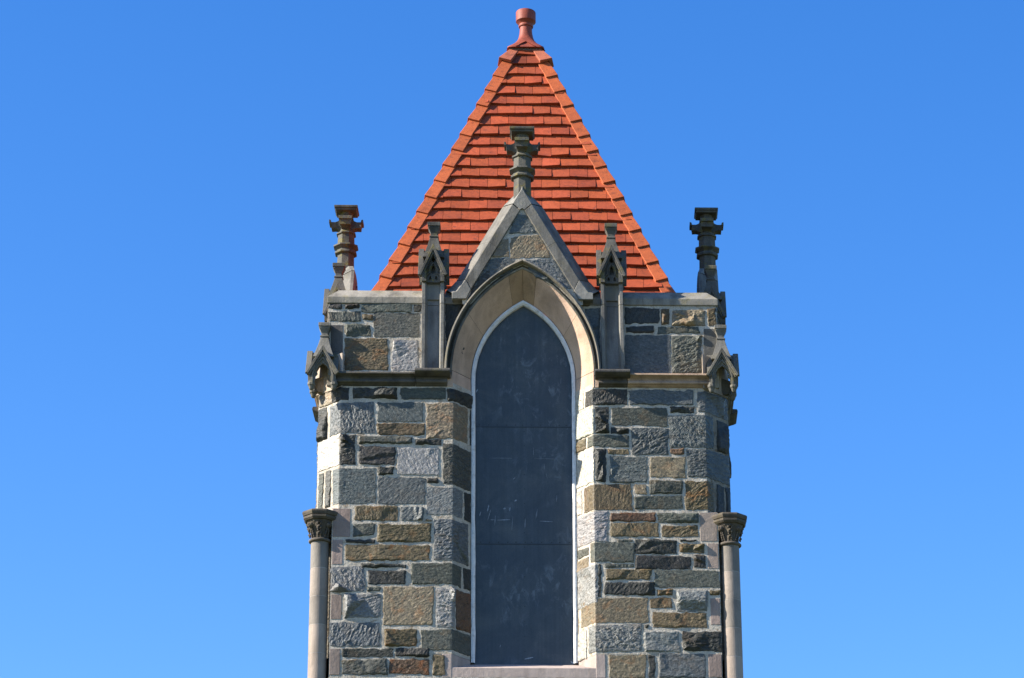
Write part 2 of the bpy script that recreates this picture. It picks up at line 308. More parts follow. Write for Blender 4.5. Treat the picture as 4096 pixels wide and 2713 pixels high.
def plan_at(poly, u):            # position and outward normal at distance u along a plan polyline
    P = np.array(poly); seg = P[1:]-P[:-1]; L = np.hypot(*seg.T); cu = np.concatenate([[0], np.cumsum(L)])
    i = np.clip(np.searchsorted(cu, u, side='right')-1, 0, len(L)-1); t = (u-cu[i])/L[i]
    pos = P[i]+seg[i]*t[:, None]; nn = np.stack([seg[:, 1], -seg[:, 0]], 1)/L[:, None]
    nrm = nn[i].copy(); wd = .022
    for j in range(1, len(L)):   # soften the normal at corners
        d = u-cu[j]; k = np.abs(d) < wd; a = ((d[k]+wd)/(2*wd))[:, None]
        nrm[k] = nn[j-1]*(1-a)+nn[j]*a
    return pos, nrm
CELL = .0105
def stone(mb, poly, quad, code, rough, cell=CELL, flip=False):
    """one laid stone: quad = 4 corners (u,z) TL,TR,BR,BL along the plan polyline"""
    q = np.array(quad, float); w = max(np.linalg.norm(q[1]-q[0]), np.linalg.norm(q[2]-q[3])); h = max(np.linalg.norm(q[3]-q[0]), np.linalg.norm(q[2]-q[1]))
    flat = code in 'AK'
    if not flat: q = q+rng.normal(0, .004, (4, 2))+np.array([(-.006, .006), (.006, .006), (.006, -.006), (-.006, -.006)])
    nu, nv = max(4, int(w/cell)), max(4, int(h/cell)); sd = int(rng.integers(1, 1 << 20))
    s, t = np.meshgrid(np.linspace(0, 1, nu+1), np.linspace(0, 1, nv+1)); s = s.ravel(); t = t.ravel()
    uz = (q[0]*((1-s)*(1-t))[:, None]+q[1]*(s*(1-t))[:, None]+q[2]*(s*t)[:, None]+q[3]*((1-s)*t)[:, None])
    u, z = uz[:, 0], uz[:, 1]; u0, z0 = u.copy(), z.copy()
    e = np.minimum(np.minimum(s, 1-s)*w, np.minimum(t, 1-t)*h)
    o = float(sd % 977)
    if not flat:                 # wavering outline
        amp = .011*np.clip(1-e/.05, 0, 1)
        u = u+amp*(vnoise(u*16, z*16, u*0+o)+.6*vnoise(u*45, z*45, u*0+o+3)); z = z+amp*(vnoise(u0*16, z*16, u*0+o+9)+.6*vnoise(u0*45, z*45, u*0+o+13))
    ang = rng.normal(0, .35) if rng.random() < .75 else rng.uniform(-1.6, 1.6)
    ca, sa = math.cos(ang), math.sin(ang); gx = u0*ca+z0*sa; gz = -u0*sa+z0*ca
    if flat:
        hh = np.where(e < 1e-6, -.012, .004)+.0008*fbm(u*30, z*30, u*0+o, sd)
    else:
        edge = np.clip(e/(.012+.045*rough**2), 0, 1); edge = edge**.8
        base = rng.uniform(.0, .005)+.014*rough**2
        k = int(np.clip(w*h*(40+60*rough), 5, 14)); cu = rng.uniform(u0.min(), u0.max(), k); cz = rng.uniform(z0.min(), z0.max(), k)
        gr = rng.normal(0, .10+.40*rough+.35*rough**3, (k, 2)); pl = [np.full(u.shape, 9.0), np.full(u.shape, 9.0)]; kh = rng.uniform(.004, .014+.03*rough, k)
        wu = u0+.012*vnoise(u0*22, z0*22, u*0+o+31); wz = z0+.012*vnoise(u0*22, z0*22, u*0+o+47)
        for i in range(k): pl[i % 2] = np.minimum(pl[i % 2], kh[i]+gr[i, 0]*(wu-cu[i])+gr[i, 1]*(wz-cz[i]))
        pl = np.clip(np.maximum(*pl), -.006, .05)
        rid = 1-np.abs(fbm(gx*7, gz*26, u*0+o, sd, 4))*1.6
        r2 = rough**1.6
        hh = .004+base*edge+edge*((.05+1.5*r2)*pl+(.0012+.005*r2)*(rid-.5)+(.0016+.006*r2)*fbm(gx*34, gz*62, u*0+o+5, sd+9, 3))
        hh = np.where(e < 1e-6, -.012, np.maximum(hh, .0015))
    pos, nrm = plan_at(poly, u)
    v = np.stack([pos[:, 0]+nrm[:, 0]*hh, pos[:, 1]+nrm[:, 1]*hh, z], 1)
    if flip: v[:, 0] *= -1
    ii = np.arange((nu+1)*(nv+1)).reshape(nv+1, nu+1)
    qd = np.stack([ii[1:, :-1], ii[1:, 1:], ii[:-1, 1:], ii[:-1, :-1]], -1).reshape(-1, 4)
    if flip: qd = qd[:, ::-1]
    c = np.array(COL[code])*rng.uniform(.86, 1.16)*(1+rng.normal(0, .018, 3))
    tint = np.concatenate([np.clip(c, .02, .8), [RUST[code]*rng.uniform(.5, 1.3)]])
    gco = np.stack([gx+o*1.37, gz+o*.71, hh*1.0+o], 1)
    if flat: mb[True].append(MB())
    (mb[True][-1] if flat else mb[False]).add(v, None, qd, tint, gco)
def u_map(poly, z, flip):        # pixel column -> distance along the polyline at height z
    P = np.array(poly); cu = np.concatenate([[0], np.cumsum(np.hypot(*(P[1:]-P[:-1]).T))])
    px = np.array([px_x(-x if flip else x, y, z) for x, y in poly])
    if flip: px = px[::-1]; cu = cu[::-1]
    return lambda x: float(np.interp(x, px, cu))
def traced(mb, cell, wraps=True):
    cap = 1 if wraps else .35
    for z_, lst, flip in ((Z4, S4, False), (Z6, S6, False), (Z5, S5, True), (Z7, S7, True)):
        for x0, y0, x1, y1, c, r in lst:
            (a, b), (a2, b2) = z_(x0, y0), z_(x1, y1); xm = min(max((a+a2)/2, 1360), 1816) if not flip else min(max((a+a2)/2, 2378), 2834)
            zt, zb = at(xm, b, 0)[1], at(xm, b2, 0)[1]; poly = PCH if (zt+zb)/2 > ZCAP else PNR if flip and wraps else PNK
            m = u_map(poly, (zt+zb)/2, flip); u0, u1 = m(a), m(a2)
            if not wraps:        # flanking faces keep only what lies between their chamfers
                if poly is PCH:
                    lo = math.hypot(.275, .275)+.02; u0, u1 = max(u0, lo), max(u1, lo)
            if abs(u1-u0) < .03: continue
            if u0 > u1: u0, u1 = u1, u0
            stone(mb, poly, [(u0, zt), (u1, zt), (u1, zb), (u0, zb)], c, min(r, cap), cell, flip)
    up = [(-2.26, UP), (2.26, UP)]
    for z_, lst in ((Z2, U2), (Z3, U3)):
        for x0, y0, x1, y1, c, r in lst:
            p = [at(*z_(x, y), UP) for x, y in ((x0, y0), (x1, y0), (x1, y1), (x0, y1))]
            stone(mb, up, [(max(.004, min(x+2.26, 4.516)), z) for x, z in p], c, min(r, cap), cell)
    gp = [(-2.26, GP), (2.26, GP)]
    for pts, c, r in GAB:
        stone(mb, gp, [(x+2.26, z) for x, z in (at(px, py, GP) for px, py in pts)], c, r*.6, cell)
def random_courses(mb, x0, x1, z0, z1, cell):             # the masonry below the frame
    poly = [(x0, 0), (x1, 0)]; z = z1
    while z > z0+.1:
        h = random.choice([.12, .16, .22, .3, .34]); x = 0; W = x1-x0
        while x < W-.05:
            wd = min(random.uniform(.25, .65), W-x)
            if W-x-wd < .15: wd = W-x
            if h > .26 and random.random() < .5:
                k = random.uniform(.35, .65)*h; parts = [(z, z-k), (z-k, z-h)]
            else: parts = [(z, z-h)]
            for a, b in parts:
                stone(mb, poly, [(x+.012, a-.012), (x+wd-.012, a-.012), (x+wd-.012, b+.012), (x+.012, b+.012)], random.choice('BBDDGGOOTSL'), random.uniform(.15, .9), cell)
            x += wd
        z -= h
def mortar_wall(k):
    m = MB(); nx = lambda z0, z1, poly, fl: m.rings([[((-x if fl else x), y, z) for x, y in poly] for z in (z0, z1)], closed=False, flip=fl)
    for fl in (False, True):
        nx(ZCAP-.02, 13.70, PCH if (not fl or k == 0) and k != 1 else PCH[1:], fl); nx(10.487, ZCAP-.02, PNR if fl and k == 0 else PNK, fl)
        sx = -1 if fl else 1
        m.rings([[(sx*x, y, z) for x, y in ((-(2.198 if fl and k == 0 else XN), .26), (-(2.198 if fl and k == 0 else XN), 0))] for z in (0, ZCAP-.02)], closed=False, flip=fl)
        # upper wall beside the arch, and the gable field
        xs = [-2.26, -1.6, -.91]+[x for x, z in arc_pts(*ARC['hood'], off=-.06)[1:27]]
        lo = [13.70, 13.70, 13.70]+[z for x, z in arc_pts(*ARC['hood'], off=-.06)[1:27]]
        hi = [max(ZPAR+.03, min(GZ-GS*abs(x)+.12, 16.0)) if abs(x) < .78 else ZPAR+.03 for x in xs]
        m.rings([[(sx*x, UP, z) for x, z in zip(xs, q)] for q in (lo, hi)], closed=False, flip=fl)
    for fl in (False, True):
        gx = np.linspace(-.70, 0, 24); sx = -1 if fl else 1
        m.rings([[(sx*x, GP, (max(14.68, arch_z(x, 'hood', -.05)) if i == 0 else GZ-GS*abs(x)+.05)) for x in gx] for i in (0, 1)], closed=False, flip=fl)
    m.box(-XN, XN, .0, .3, 0, 10.22); m.box(-XN, -.88, .003, .3, 10.2, 10.487); m.box(.88, 2.196 if k == 0 else XN, .003, .3, 10.2, 10.487)
    m.box(-2.235, -.75, UP+.01, UP+.42, 13.7, ZPAR+.02); m.box(.75, 2.235, UP+.01, UP+.42, 13.7, ZPAR+.02)
    m.prism_y([(-.78, 14.6), (0, 15.25), (.78, 14.6), (.78, 14.75), (.1, 15.95), (-.1, 15.95), (-.78, 14.75)], UP+.012, UP+.10)
    return m.build('wall', MOR, tower, k, recalc=False)
def masonry(k, cell, wraps):
    wall = mortar_wall(k); b = {False: MB(), True: []}
    traced(b, cell, wraps)
    random_courses(b, -XN, XN, 0, 10.222, .03)
    b[False].build('rubble_stones', SCH, wall, k, smooth=False, recalc=False)
    for q in b[True]: q.build('quoin_stone', LIM, wall, k, recalc=False)
    return wall

# ------------------------------------------------------------------ dressed stone ornament
GREY2 = (.10, .093, .080, .5); CREAM = (.48, .335, .245, 0)
def window(k):
    p = MB(); P = arc_pts(*ARC['panel']); cuts = [10.40, 11.86, 13.28]
    def sheet(z0, z1, y, top=None):
        xi = .575
        if top is None: p.box(-xi, xi, y, y+.01, z0, z1, tint=(0, 0, 0, 0))
        else: p.prism_y([(-xi, z0), (xi, z0)]+[(x*1.02, z+.02) for x, z in top[::-1]], y, y+.01, tint=(0, 0, 0, 0))
    sheet(10.40, 11.87, .302); sheet(11.85, 13.29, .309); sheet(13.27, 0, .316, P)
    rs = random.Random(5)
    for zz, y in ((11.862, .302), (13.281, .309)): p.box(-.57, .57, y-.003, y+.001, zz-.006, zz+.003, tint=(.018, .023, .030, .75))
    for zz, y in ((11.885, .309), (13.305, .316)):
        for i in range(11): x = -.5+i*.1+rs.uniform(-.015, .015); p.box(x-.005, x+.005, y-.004, y, zz-.005, zz+.005, tint=(.02, .018, .016, 1))
    for i in range(16): x = .005; zz = 10.6+i*.175; p.box(x-.004, x+.004, .298 if zz < 11.84 else .305, .309, zz-.004, zz+.004, tint=(.015, .015, .015, 1))
    def mark(px, py, L, t, a=0, wgt=.8):    # scrapes of pale paint
        x, z = at(px, py, .305); c, s = math.cos(a), math.sin(a); n = 9; up, dn = [], []
        for i in range(n+1):
            f = i/n-.5; ww = t*(1-(2*f)**2*.8)*rs.uniform(.35, 1); up.append((x+L*f*c-ww*s, z+L*f*s+ww*c)); dn.append((x+L*f*c+ww*s, z+L*f*s-ww*c))
        yy = .3065 if 11.87 < z < 13.29 else (.2995 if z < 11.87 else .3135)
        p.prism_y(up+dn[::-1], yy, yy+.004, tint=(.26, .30, .35, wgt))
    q = lambda x, y: (1850+x/2.614, 1600+y/2.614)
    for x, y, L, t, a, wg in [(400,608,.26,.004,0,.5),(870,615,.27,.003,-.03,.35),(430,1254,.15,.008,.05,.8),(875,1270,.15,.006,-.06,.6),(268,1130,.08,.010,1.35,.8),(280,1200,.13,.004,1.3,.7),(555,1052,.03,.010,.6,.9),
       (340,1260,.12,.008,1.5,.45),(185,1190,.06,.008,1.3,.6),(742,540,.12,.003,1.54,.5),(655,1290,.12,.010,1.5,.3),(775,1190,.12,.008,1.4,.35),(440,1135,.03,.012,.3,.6),(495,1140,.05,.012,1.4,.5),(985,1030,.08,.004,1.5,.5),
       (520,1290,.18,.003,1.5,.5),(310,1253,.04,.006,0,.6),(540,820,.03,.006,.8,.7),(880,790,.07,.008,1.8,.25),(855,700,.07,.010,1.5,.25)]: mark(*q(x, y), L, t, a, wg)
    zz = zc(1700, 2480, 2.96); mark(*zz(1230, 455), .10, .010, .22, .9); mark(*zz(1745, 508), .05, .012, -.6, .8); mark(*zz(892, 312), .03, .004, 1.2, .8)
    mark(*Z4(1630, 145), .05, .008, 1.1, .9)
    pan = p.build('window', PAN, tower, k)
    f = MB(); In = [(x, z) for x, z in arc_pts(*ARC['panel'], off=-.010)]; Ou = arc_pts(*ARC['frame'], off=-.004)
    full = lambda L, b: [(L[0][0]*b, 10.46)]+[(L[0][0]*(b+(1-b)*(z-10.46)/3.39), z) for z in np.linspace(10.8, 13.7, 18)]+L+[(L[-1][0]*(b+(1-b)*(z-10.46)/3.39), z) for z in np.linspace(13.7, 10.8, 18)]+[(L[-1][0]*b, 10.46)]
    A, B = full(In, .985), full(Ou, .99)
    jit = np.random.default_rng(3).normal(0, .0028, len(A)); A = [(x*(1+j), z) for (x, z), j in zip(A, jit)]
    f.rings([[(x, .325, z) for x, z in A], [(x, .272, z) for x, z in A], [((x+u)/2, .252, (z+v)/2) for (x, z), (u, v) in zip(A, B)], [(x, .256, z) for x, z in B], [(x*1.02, .33, z) for x, z in B]], closed=False)
    split_edges(f.build('window_frame', WHI, pan, k, recalc=False), 40)
    s = MB(); s.tint = (.38, .305, .265, 0)
    s.add([(-.90, 0, 10.22), (.90, 0, 10.22), (.90, 0, 10.33), (-.90, 0, 10.33), (-.90, .34, 10.22), (.90, .34, 10.22), (.90, .34, 10.465), (-.90, .34, 10.465)],
          [(0, 1, 2, 3), (3, 2, 6, 7), (4, 7, 6, 5), (0, 4, 5, 1), (0, 3, 7, 4), (1, 5, 6, 2)])
    for sg in (-1, 1):
        pl = [(-.902, -.003), (-.80, -.003), (-.605, .262), (-.605, .33), (-.902, .33)]
        s.rings([[(sg*x, y, z) for x, y in pl] for z in (10.219, 10.485)])
    s.build('sill', LIM, pan, k, bevel=.004)
    return pan
def arch(k):
    a = MB(); Ou, In = arc_pts(*ARC['arch']), arc_pts(*ARC['frame'], off=.004); n = len(Ou)
    segs = [(0, 12), (12, 23), (23, 26), (26, n-1-23), (n-1-23, n-1-12), (n-1-12, n-1)]; rs = random.Random(4)
    def block(A, B, t, flip=True):
        m_ = [((x+u)/2*1.004, .125, (z+v)/2+.004) for (x, z), (u, v) in zip(A, B)]
        a.rings([[(x*1.05, .12, z+.03) for x, z in A], [(x, -.012, z) for x, z in A], m_, [(x, .268, z) for x, z in B], [(x*1.03, .34, z+.02) for x, z in B]], closed=False, tint=t, flip=flip)
    for i, j in segs:
        A, B = Ou[i:j+1], In[i:j+1]; f = rs.uniform(.88, 1.08)
        sh = lambda L: [tuple(np.array(L[0])*.97+np.array(L[1])*.03)]+L[1:-1]+[tuple(np.array(L[-1])*.97+np.array(L[-2])*.03)]
        block(sh(A), sh(B), (CREAM[0]*f, CREAM[1]*f, CREAM[2]*f*rs.uniform(.95, 1.03), 0) if i not in (23, 26) else (.35, .24, .155, 0))
    for sg in (-1, 1):           # jamb stones below the springing
        A = [(sg*.813, 13.655), (sg*.813, ZS-.004)]; B = [(sg*.605, 13.66), (sg*.609, ZS-.004)]; block(A, B, CREAM, sg < 0)
        a.box(min(sg*.812, sg*.87), max(sg*.812, sg*.87), -.008, .2, 13.655, 13.80, tint=CREAM)
    # keystone halves meet on a fine joint; mortar behind the joints
    a.rings([[(x, .0, z) for x, z in Ou], [(x, .135, (z)) for x, z in [((x+u)/2*1.012, (z+v)/2+.012) for (x, z), (u, v) in zip(Ou, In)]], [(x*1.01, .30, z+.008) for x, z in In]], closed=False, tint=(.08, .062, .045, 0), flip=True)
    ar = a.build('window_arch', LIM, tower, k, recalc=False); split_edges(ar, 30)
    h = MB(); rs = random.Random(8)
    prof = [(-.085, UP+.03), (-.085, -.055), (-.070, -.085), (-.045, -.092), (-.032, -.078), (-.034, -.03), (-.020, .03), (.010, .035), (.024, .005), (.028, -.022), (.058, -.024), (.066, -.006), (.068, .03)]
    xo, ro = ARC['hood']
    def pt(i, off): L = arc_pts(xo-.0*off, ro, 26, -off-.085); return L
    rows = []
    for off, y in prof:
        t = (off+.085)/.153; xc = ARC['hood'][0]*(1-t)+ARC['arch'][0]*t; rr = ARC['hood'][1]*(1-t)+ARC['arch'][1]*t
        rows.append([(x, y, z) for x, z in arc_pts(xc, rr-.004 if t > .97 else rr)])
    n = len(rows[0]); hs_ = [(0, 13), (13, 22), (22, n-1-22), (n-1-22, n-1-13), (n-1-13, n-1)]
    for i, j in hs_:
        f = rs.uniform(.9, 1.12); tt = (.155*f, .142*f, .118*f, .2) if i != 22 else (.22, .19, .145, .2)
        rr = []
        for row in rows:
            r_ = [np.array(p) for p in row[i:j+1]]; e0, e1 = r_[0]*.965+r_[1]*.035, r_[-1]*.965+r_[-2]*.035
            rr.append([tuple(e0)]+[tuple(p) for p in r_[1:-1]]+[tuple(e1)])
        h.rings(rr, closed=False, tint=tt, flip=True)
    for sg in (-1, 1):
        h.rings([[(sg*x, y, z) for (x, y) in [(-.815-.087*(1-(o+.085)/.153), y) for o, y in prof]] for z in (13.80, ZS)], closed=False, tint=(0.144, 0.134, 0.116, 0.2), flip=sg > 0)
    split_edges(h.build('hood_mould', DRE, ar, k, recalc=False), 42)
    return ar
def string_course(k):
    prof = [(UP+.05, 13.875), (UP, 13.865), (-.098, 13.797), (-.102, 13.775), (-.075, 13.768), (-.045, 13.752), (-.035, 13.735), (-.038, 13.722), (-.055, 13.716), (-.066, 13.706), (-.066, 13.690), (-.055, 13.680), (-.036, 13.676), (-.030, 13.668), (-.006, 13.655), (.05, 13.65)]
    for sg, pieces in ((-1, [(-2.17, -1.235, (.085, .076, .062, .15)), (-1.231, -.868, (.088, .078, .063, .1))]), (1, [(.868, 1.20, (0.074, 0.063, 0.051, 0.1)), (1.204, 2.17, (.36, .25, .17, 0))])):
        m = MB()
        for x0, x1, t in pieces: m.prism_x(prof, x0, x1, tint=t)
        m.prism_x([(UP, 13.835), (-.155, 13.825), (-.165, 13.806), (-.165, 13.788), (-.13, 13.77), (-.08, 13.755), (-.04, 13.75), (UP, 13.75)], min(sg*.83, sg*1.235), max(sg*.83, sg*1.235), tint=(0.070, 0.065, 0.058, 0.2))
        m.build('string_course', DRE, tower, k, bevel=.004)
def plate(mb, outer, holes, place, t):    # flat plate with openings; place maps (x, z, depth)->point
    bm = bmesh.new(); loops = [outer]+holes; es = []
    for L in loops:
        vs_ = [bm.verts.new((x, 0, z)) for x, z in L]; es += [bm.edges.new((vs_[i], vs_[(i+1) % len(L)])) for i in range(len(L))]
    bmesh.ops.triangle_fill(bm, use_beauty=True, use_dissolve=False, edges=es, normal=(0, -1, 0))
    bm.verts.index_update(); V = [(v.co.x, v.co.z) for v in bm.verts]; F = [[v.index for v in f.verts] for f in bm.faces]; bm.free()
    n = len(V); mb.add([place(x, z, 0) for x, z in V]+[place(x, z, t) for x, z in V], F+[[i+n for i in f[::-1]] for f in F])
    o = 0
    for L in loops:
        m_ = len(L); pts = [place(x, z, 0) for x, z in L]+[place(x, z, t) for x, z in L]
        mb.add(pts, [(i, (i+1) % m_, m_+(i+1) % m_, m_+i) for i in range(m_)])
def lancet(cx, z0, w_, h_, n=7):
    L = [(cx-w_*math.cos(.5*math.pi*i/n)**.8, z0+h_*math.sin(.5*math.pi*i/n)) for i in range(n)]+[(cx, z0+h_*1.08)]
    return L+[(2*cx-x, z) for x, z in L[-2::-1]]
SIDES = [lambda c: (lambda x, z, d: (c[0]+x, c[1]-c[2]+d, z)), lambda c: (lambda x, z, d: (c[0]+c[2]-d, c[1]+x, z)),
         lambda c: (lambda x, z, d: (c[0]-x, c[1]+c[2]-d, z)), lambda c: (lambda x, z, d: (c[0]-c[2]+d, c[1]-x, z))]
def gablet_roof(m, cx, cy, hx, hy, ze, za, sides):   # crossing roofs with moulded rakes
    dz = za-ze; top = za-.012
    V = [(cx, cy, top)]+[(cx+a*(hx-.012), cy+b*(hy-.012), top if a*b == 0 else ze) for a, b in ((0, -1), (1, -1), (1, 0), (1, 1), (0, 1), (-1, 1), (-1, 0), (-1, -1))]
    m.add(V, [(0, 1+i, 1+(i+1) % 8) for i in range(8)])
    for i in sides:
        h, d_ = (hx, hy) if i % 2 == 0 else (hy, hx); ln = math.hypot(h, dz); nx, nz = dz/ln, h/ln
        f = SIDES[i]((cx, cy, d_))
        for w0, w1, d0, d1 in ((-.004, .026, -.012, .05), (.026, .046, .004, .05)):
            for sg in (-1, 1):
                q = []
                for d in (d0, d1):
                    q.append([f(sg*a, b, d) for a, b in ((h-w0*nx+.0, ze-w0*nz), (0, za-w0/nz*1.0), (0, za-w1/nz), (h-w1*nx, ze-w1*nz))])
                m.rings(q)
def small_finial(m, cx, cy, z0, z1, s=1.0):
    H = z1-z0; b = lambda z, r: (z0+H*z, r)
    m.lathe(cx, cy, [b(0, .125*s), b(.18, .098*s), b(.40, .068*s), b(.60, .046*s)], 4)
    m.lathe(cx, cy, [b(.60, .046*s), b(.61, .054*s), b(.645, .054*s), b(.66, .040*s), b(.72, .041*s), b(.80, .053*s), b(.86, .067*s), b(.87, .067*s), b(.885, .060*s), b(.90, .074*s), b(.99, .074*s), b(1, .070*s)], 4)
def pilaster(k, sg):
    cx, cy = sg*1.04, .10; m = MB(); fz = 14.95; yb = UP+.02
    m.tint = (0.164, 0.156, 0.148, 0)
    m.box(cx-.095, cx+.095, .055, yb, 13.82, 14.682); m.box(cx-.095, cx+.095, .055, yb, 14.686, fz)
    m.tint = (0.168, 0.158, 0.140, 0.12)
    for s in (-1, 1):
        for za, zb in ((13.85, 14.683), (14.687, fz)):
            a, b = sorted((cx+s*.128, cx+s*.090)); m.box(a, b, -.015, yb, za, zb)
            m.rings([[(cx+s*x, y, z) for x, y in ((.0902, -.0148), (.0902, .08), (.064, .08), (.064, .054))] for z in (za, zb)])
            a, b = sorted((cx+s*.075, cx+s*.07)); m.box(a, b, .0535, yb, za, zb, tint=(0.232, 0.210, 0.180, 0) if s > 0 else None)  # right fillet lighter: sunlight on the left-facing edge painted into its tint
        a, b = sorted((cx+s*.135, cx+s*.06)); m.box(a, b, -.026, yb, 13.822, 13.85)
    m.box(cx-.125, cx+.125, .032, .235, fz-.2, 15.03)
    pl = m.build('pilaster', DRE, tower, k, bevel=.005)
    g = MB(); g.tint = GREY2
    gablet_roof(g, cx, cy, .165, .16, 15.03, 15.415, (0, 1, 3))
    g.lathe(cx, cy, [(14.94, .079), (15.03, .079), (15.34, .012)], 4, tint=(.10, .093, .08, 0))
    for i in (0, 1, 3):
        f = SIDES[i]((cx, cy, .112 if i == 0 else .130)); e_ = .128 if i == 0 else .152
        holes = [lancet(0, 15.06, .026, .10)] + [[(s*x, z) for x, z in ((.018, 14.985), (.030, 15.035), (.046, 15.015), (.052, 14.975))] for s in (-1, 1)] + [[(0, 15.20), (-.022, 15.235), (0, 15.285), (.022, 15.235)]]
        plate(g, [(-e_, fz), (e_, fz), (e_, 15.07), (0, 15.375), (-e_, 15.07)], holes, f, .05)
        # moulded trefoil rim
        for s in (-1, 1):
            P = [(s*x, z) for x, z in ((.100, 14.95), (.092, 15.00), (.070, 15.045), (.046, 15.06), (.048, 15.10), (.036, 15.145), (0, 15.195))]
            for (x0, z0), (x1, z1) in zip(P, P[1:]):
                dx, dz_ = x1-x0, z1-z0; L = math.hypot(dx, dz_)+1e-6; ox, oz = -dz_/L*.007, dx/L*.007
                g.rings([[f(x0-ox, z0-oz, d), f(x0+ox, z0+oz, d), f(x1+ox, z1+oz, d), f(x1-ox, z1-oz, d)] for d in (-.016, .01)])
    gab = g.build('gablet', DRE, pl, k, bevel=.003)
    q = MB(); q.tint = (0.095, 0.09, 0.076, 0.3); small_finial(q, cx, cy, 15.27, 15.74)
    q.build('finial', DRE, gab, k, bevel=.003)
def canopy(k):                   # gabled canopy on the corner chamfer (left-hand corner of face k)
    cx, cy, h = -2.292, .066, .185; m = MB(); m.tint = (0.125, 0.115, 0.094, 0.35)
    gablet_roof(m, cx, cy, h, h, 13.775, 14.105, (0, 3))
    m.prism_z([(-2.41, .29), (-2.085, -.012), (-2.068, -.012), (-2.068, .29)], 13.64, 14.06, tint=(0.376, 0.308, 0.240, 0))
    for i in (0, 3):
        f = SIDES[i]((cx, cy, .155)); A = lancet(0, 13.70, .088, .185, 8)
        outer = [(-.150, 13.655), (-.150, 13.80), (0, 14.07), (.150, 13.80), (.150, 13.655), (.100, 13.655)]+[(-x, z) for x, z in A]+[(-.100, 13.655)]
        plate(m, outer, [], f, .045)
        for s in (-1, 1):        # inner cusps
            m.rings([[f(s*x, z, d) for x, z in ((.090, 13.74), (.088, 13.81), (.060, 13.79), (.062, 13.765))] for d in (.012, .035)])
            P = [(s*x, z) for x, z in ((.118, 13.66), (.116, 13.76), (.085, 13.86), (0, 13.97))]
            for (x0, z0), (x1, z1) in zip(P, P[1:]):
                dx, dz_ = x1-x0, z1-z0; L = math.hypot(dx, dz_); ox, oz = -dz_/L*.010, dx/L*.010
                m.rings([[f(x0-ox, z0-oz, d), f(x0+ox, z0+oz, d), f(x1+ox, z1+oz, d), f(x1-ox, z1-oz, d)] for d in (-.015, .01)])
    for a, b in ((-1, -1), (1, -1), (-1, 1)):
        px, py = cx+a*.128, cy+b*.128
        m.lathe(px, py, [(13.58, .016), (13.595, .026), (13.625, .034), (13.64, .044), (13.665, .044), (13.672, .034), (13.70, .030)], 8)
    c = m.build('corner_canopy', DRE, tower, k, bevel=.003)
    q = MB(); q.tint = (0.160, 0.150, 0.128, 0.1); small_finial(q, cx, cy, 14.0, 14.445, .95)
    q.build('finial', DRE, c, k, bevel=.003)
def coping(k):
    o = UP-.018; rs = random.Random(k)
    prof = [(UP+.44, 14.90), (UP+.40, 14.935), (o+.135, 14.935), (o+.118, 14.93), (o, 14.803), (o, 14.722), (o+.02, 14.716), (UP+.44, 14.716)]
    X = YC-o
    for x0, x1, e0, e1, t in [(-2.27, -1.17, 1, 0, (0.240, 0.216, 0.176, 0.25)), (-.91, -.66, 0, 0, (0.192, 0.180, 0.160, 0.15)), (.66, .91, 0, 0, (0.192, 0.180, 0.160, 0.15)), (1.17, 2.27, 0, 1, (0.200, 0.184, 0.152, 0.3))]:
        rr = [[((-X+(y-o)) if e0 else x0, y, z) for y, z in prof], [((X-(y-o)) if e1 else x1, y, z) for y, z in prof]]
        m = MB(); m.rings(rr, tint=t); m.build('parapet_coping', DRE, tower, k, bevel=.006)
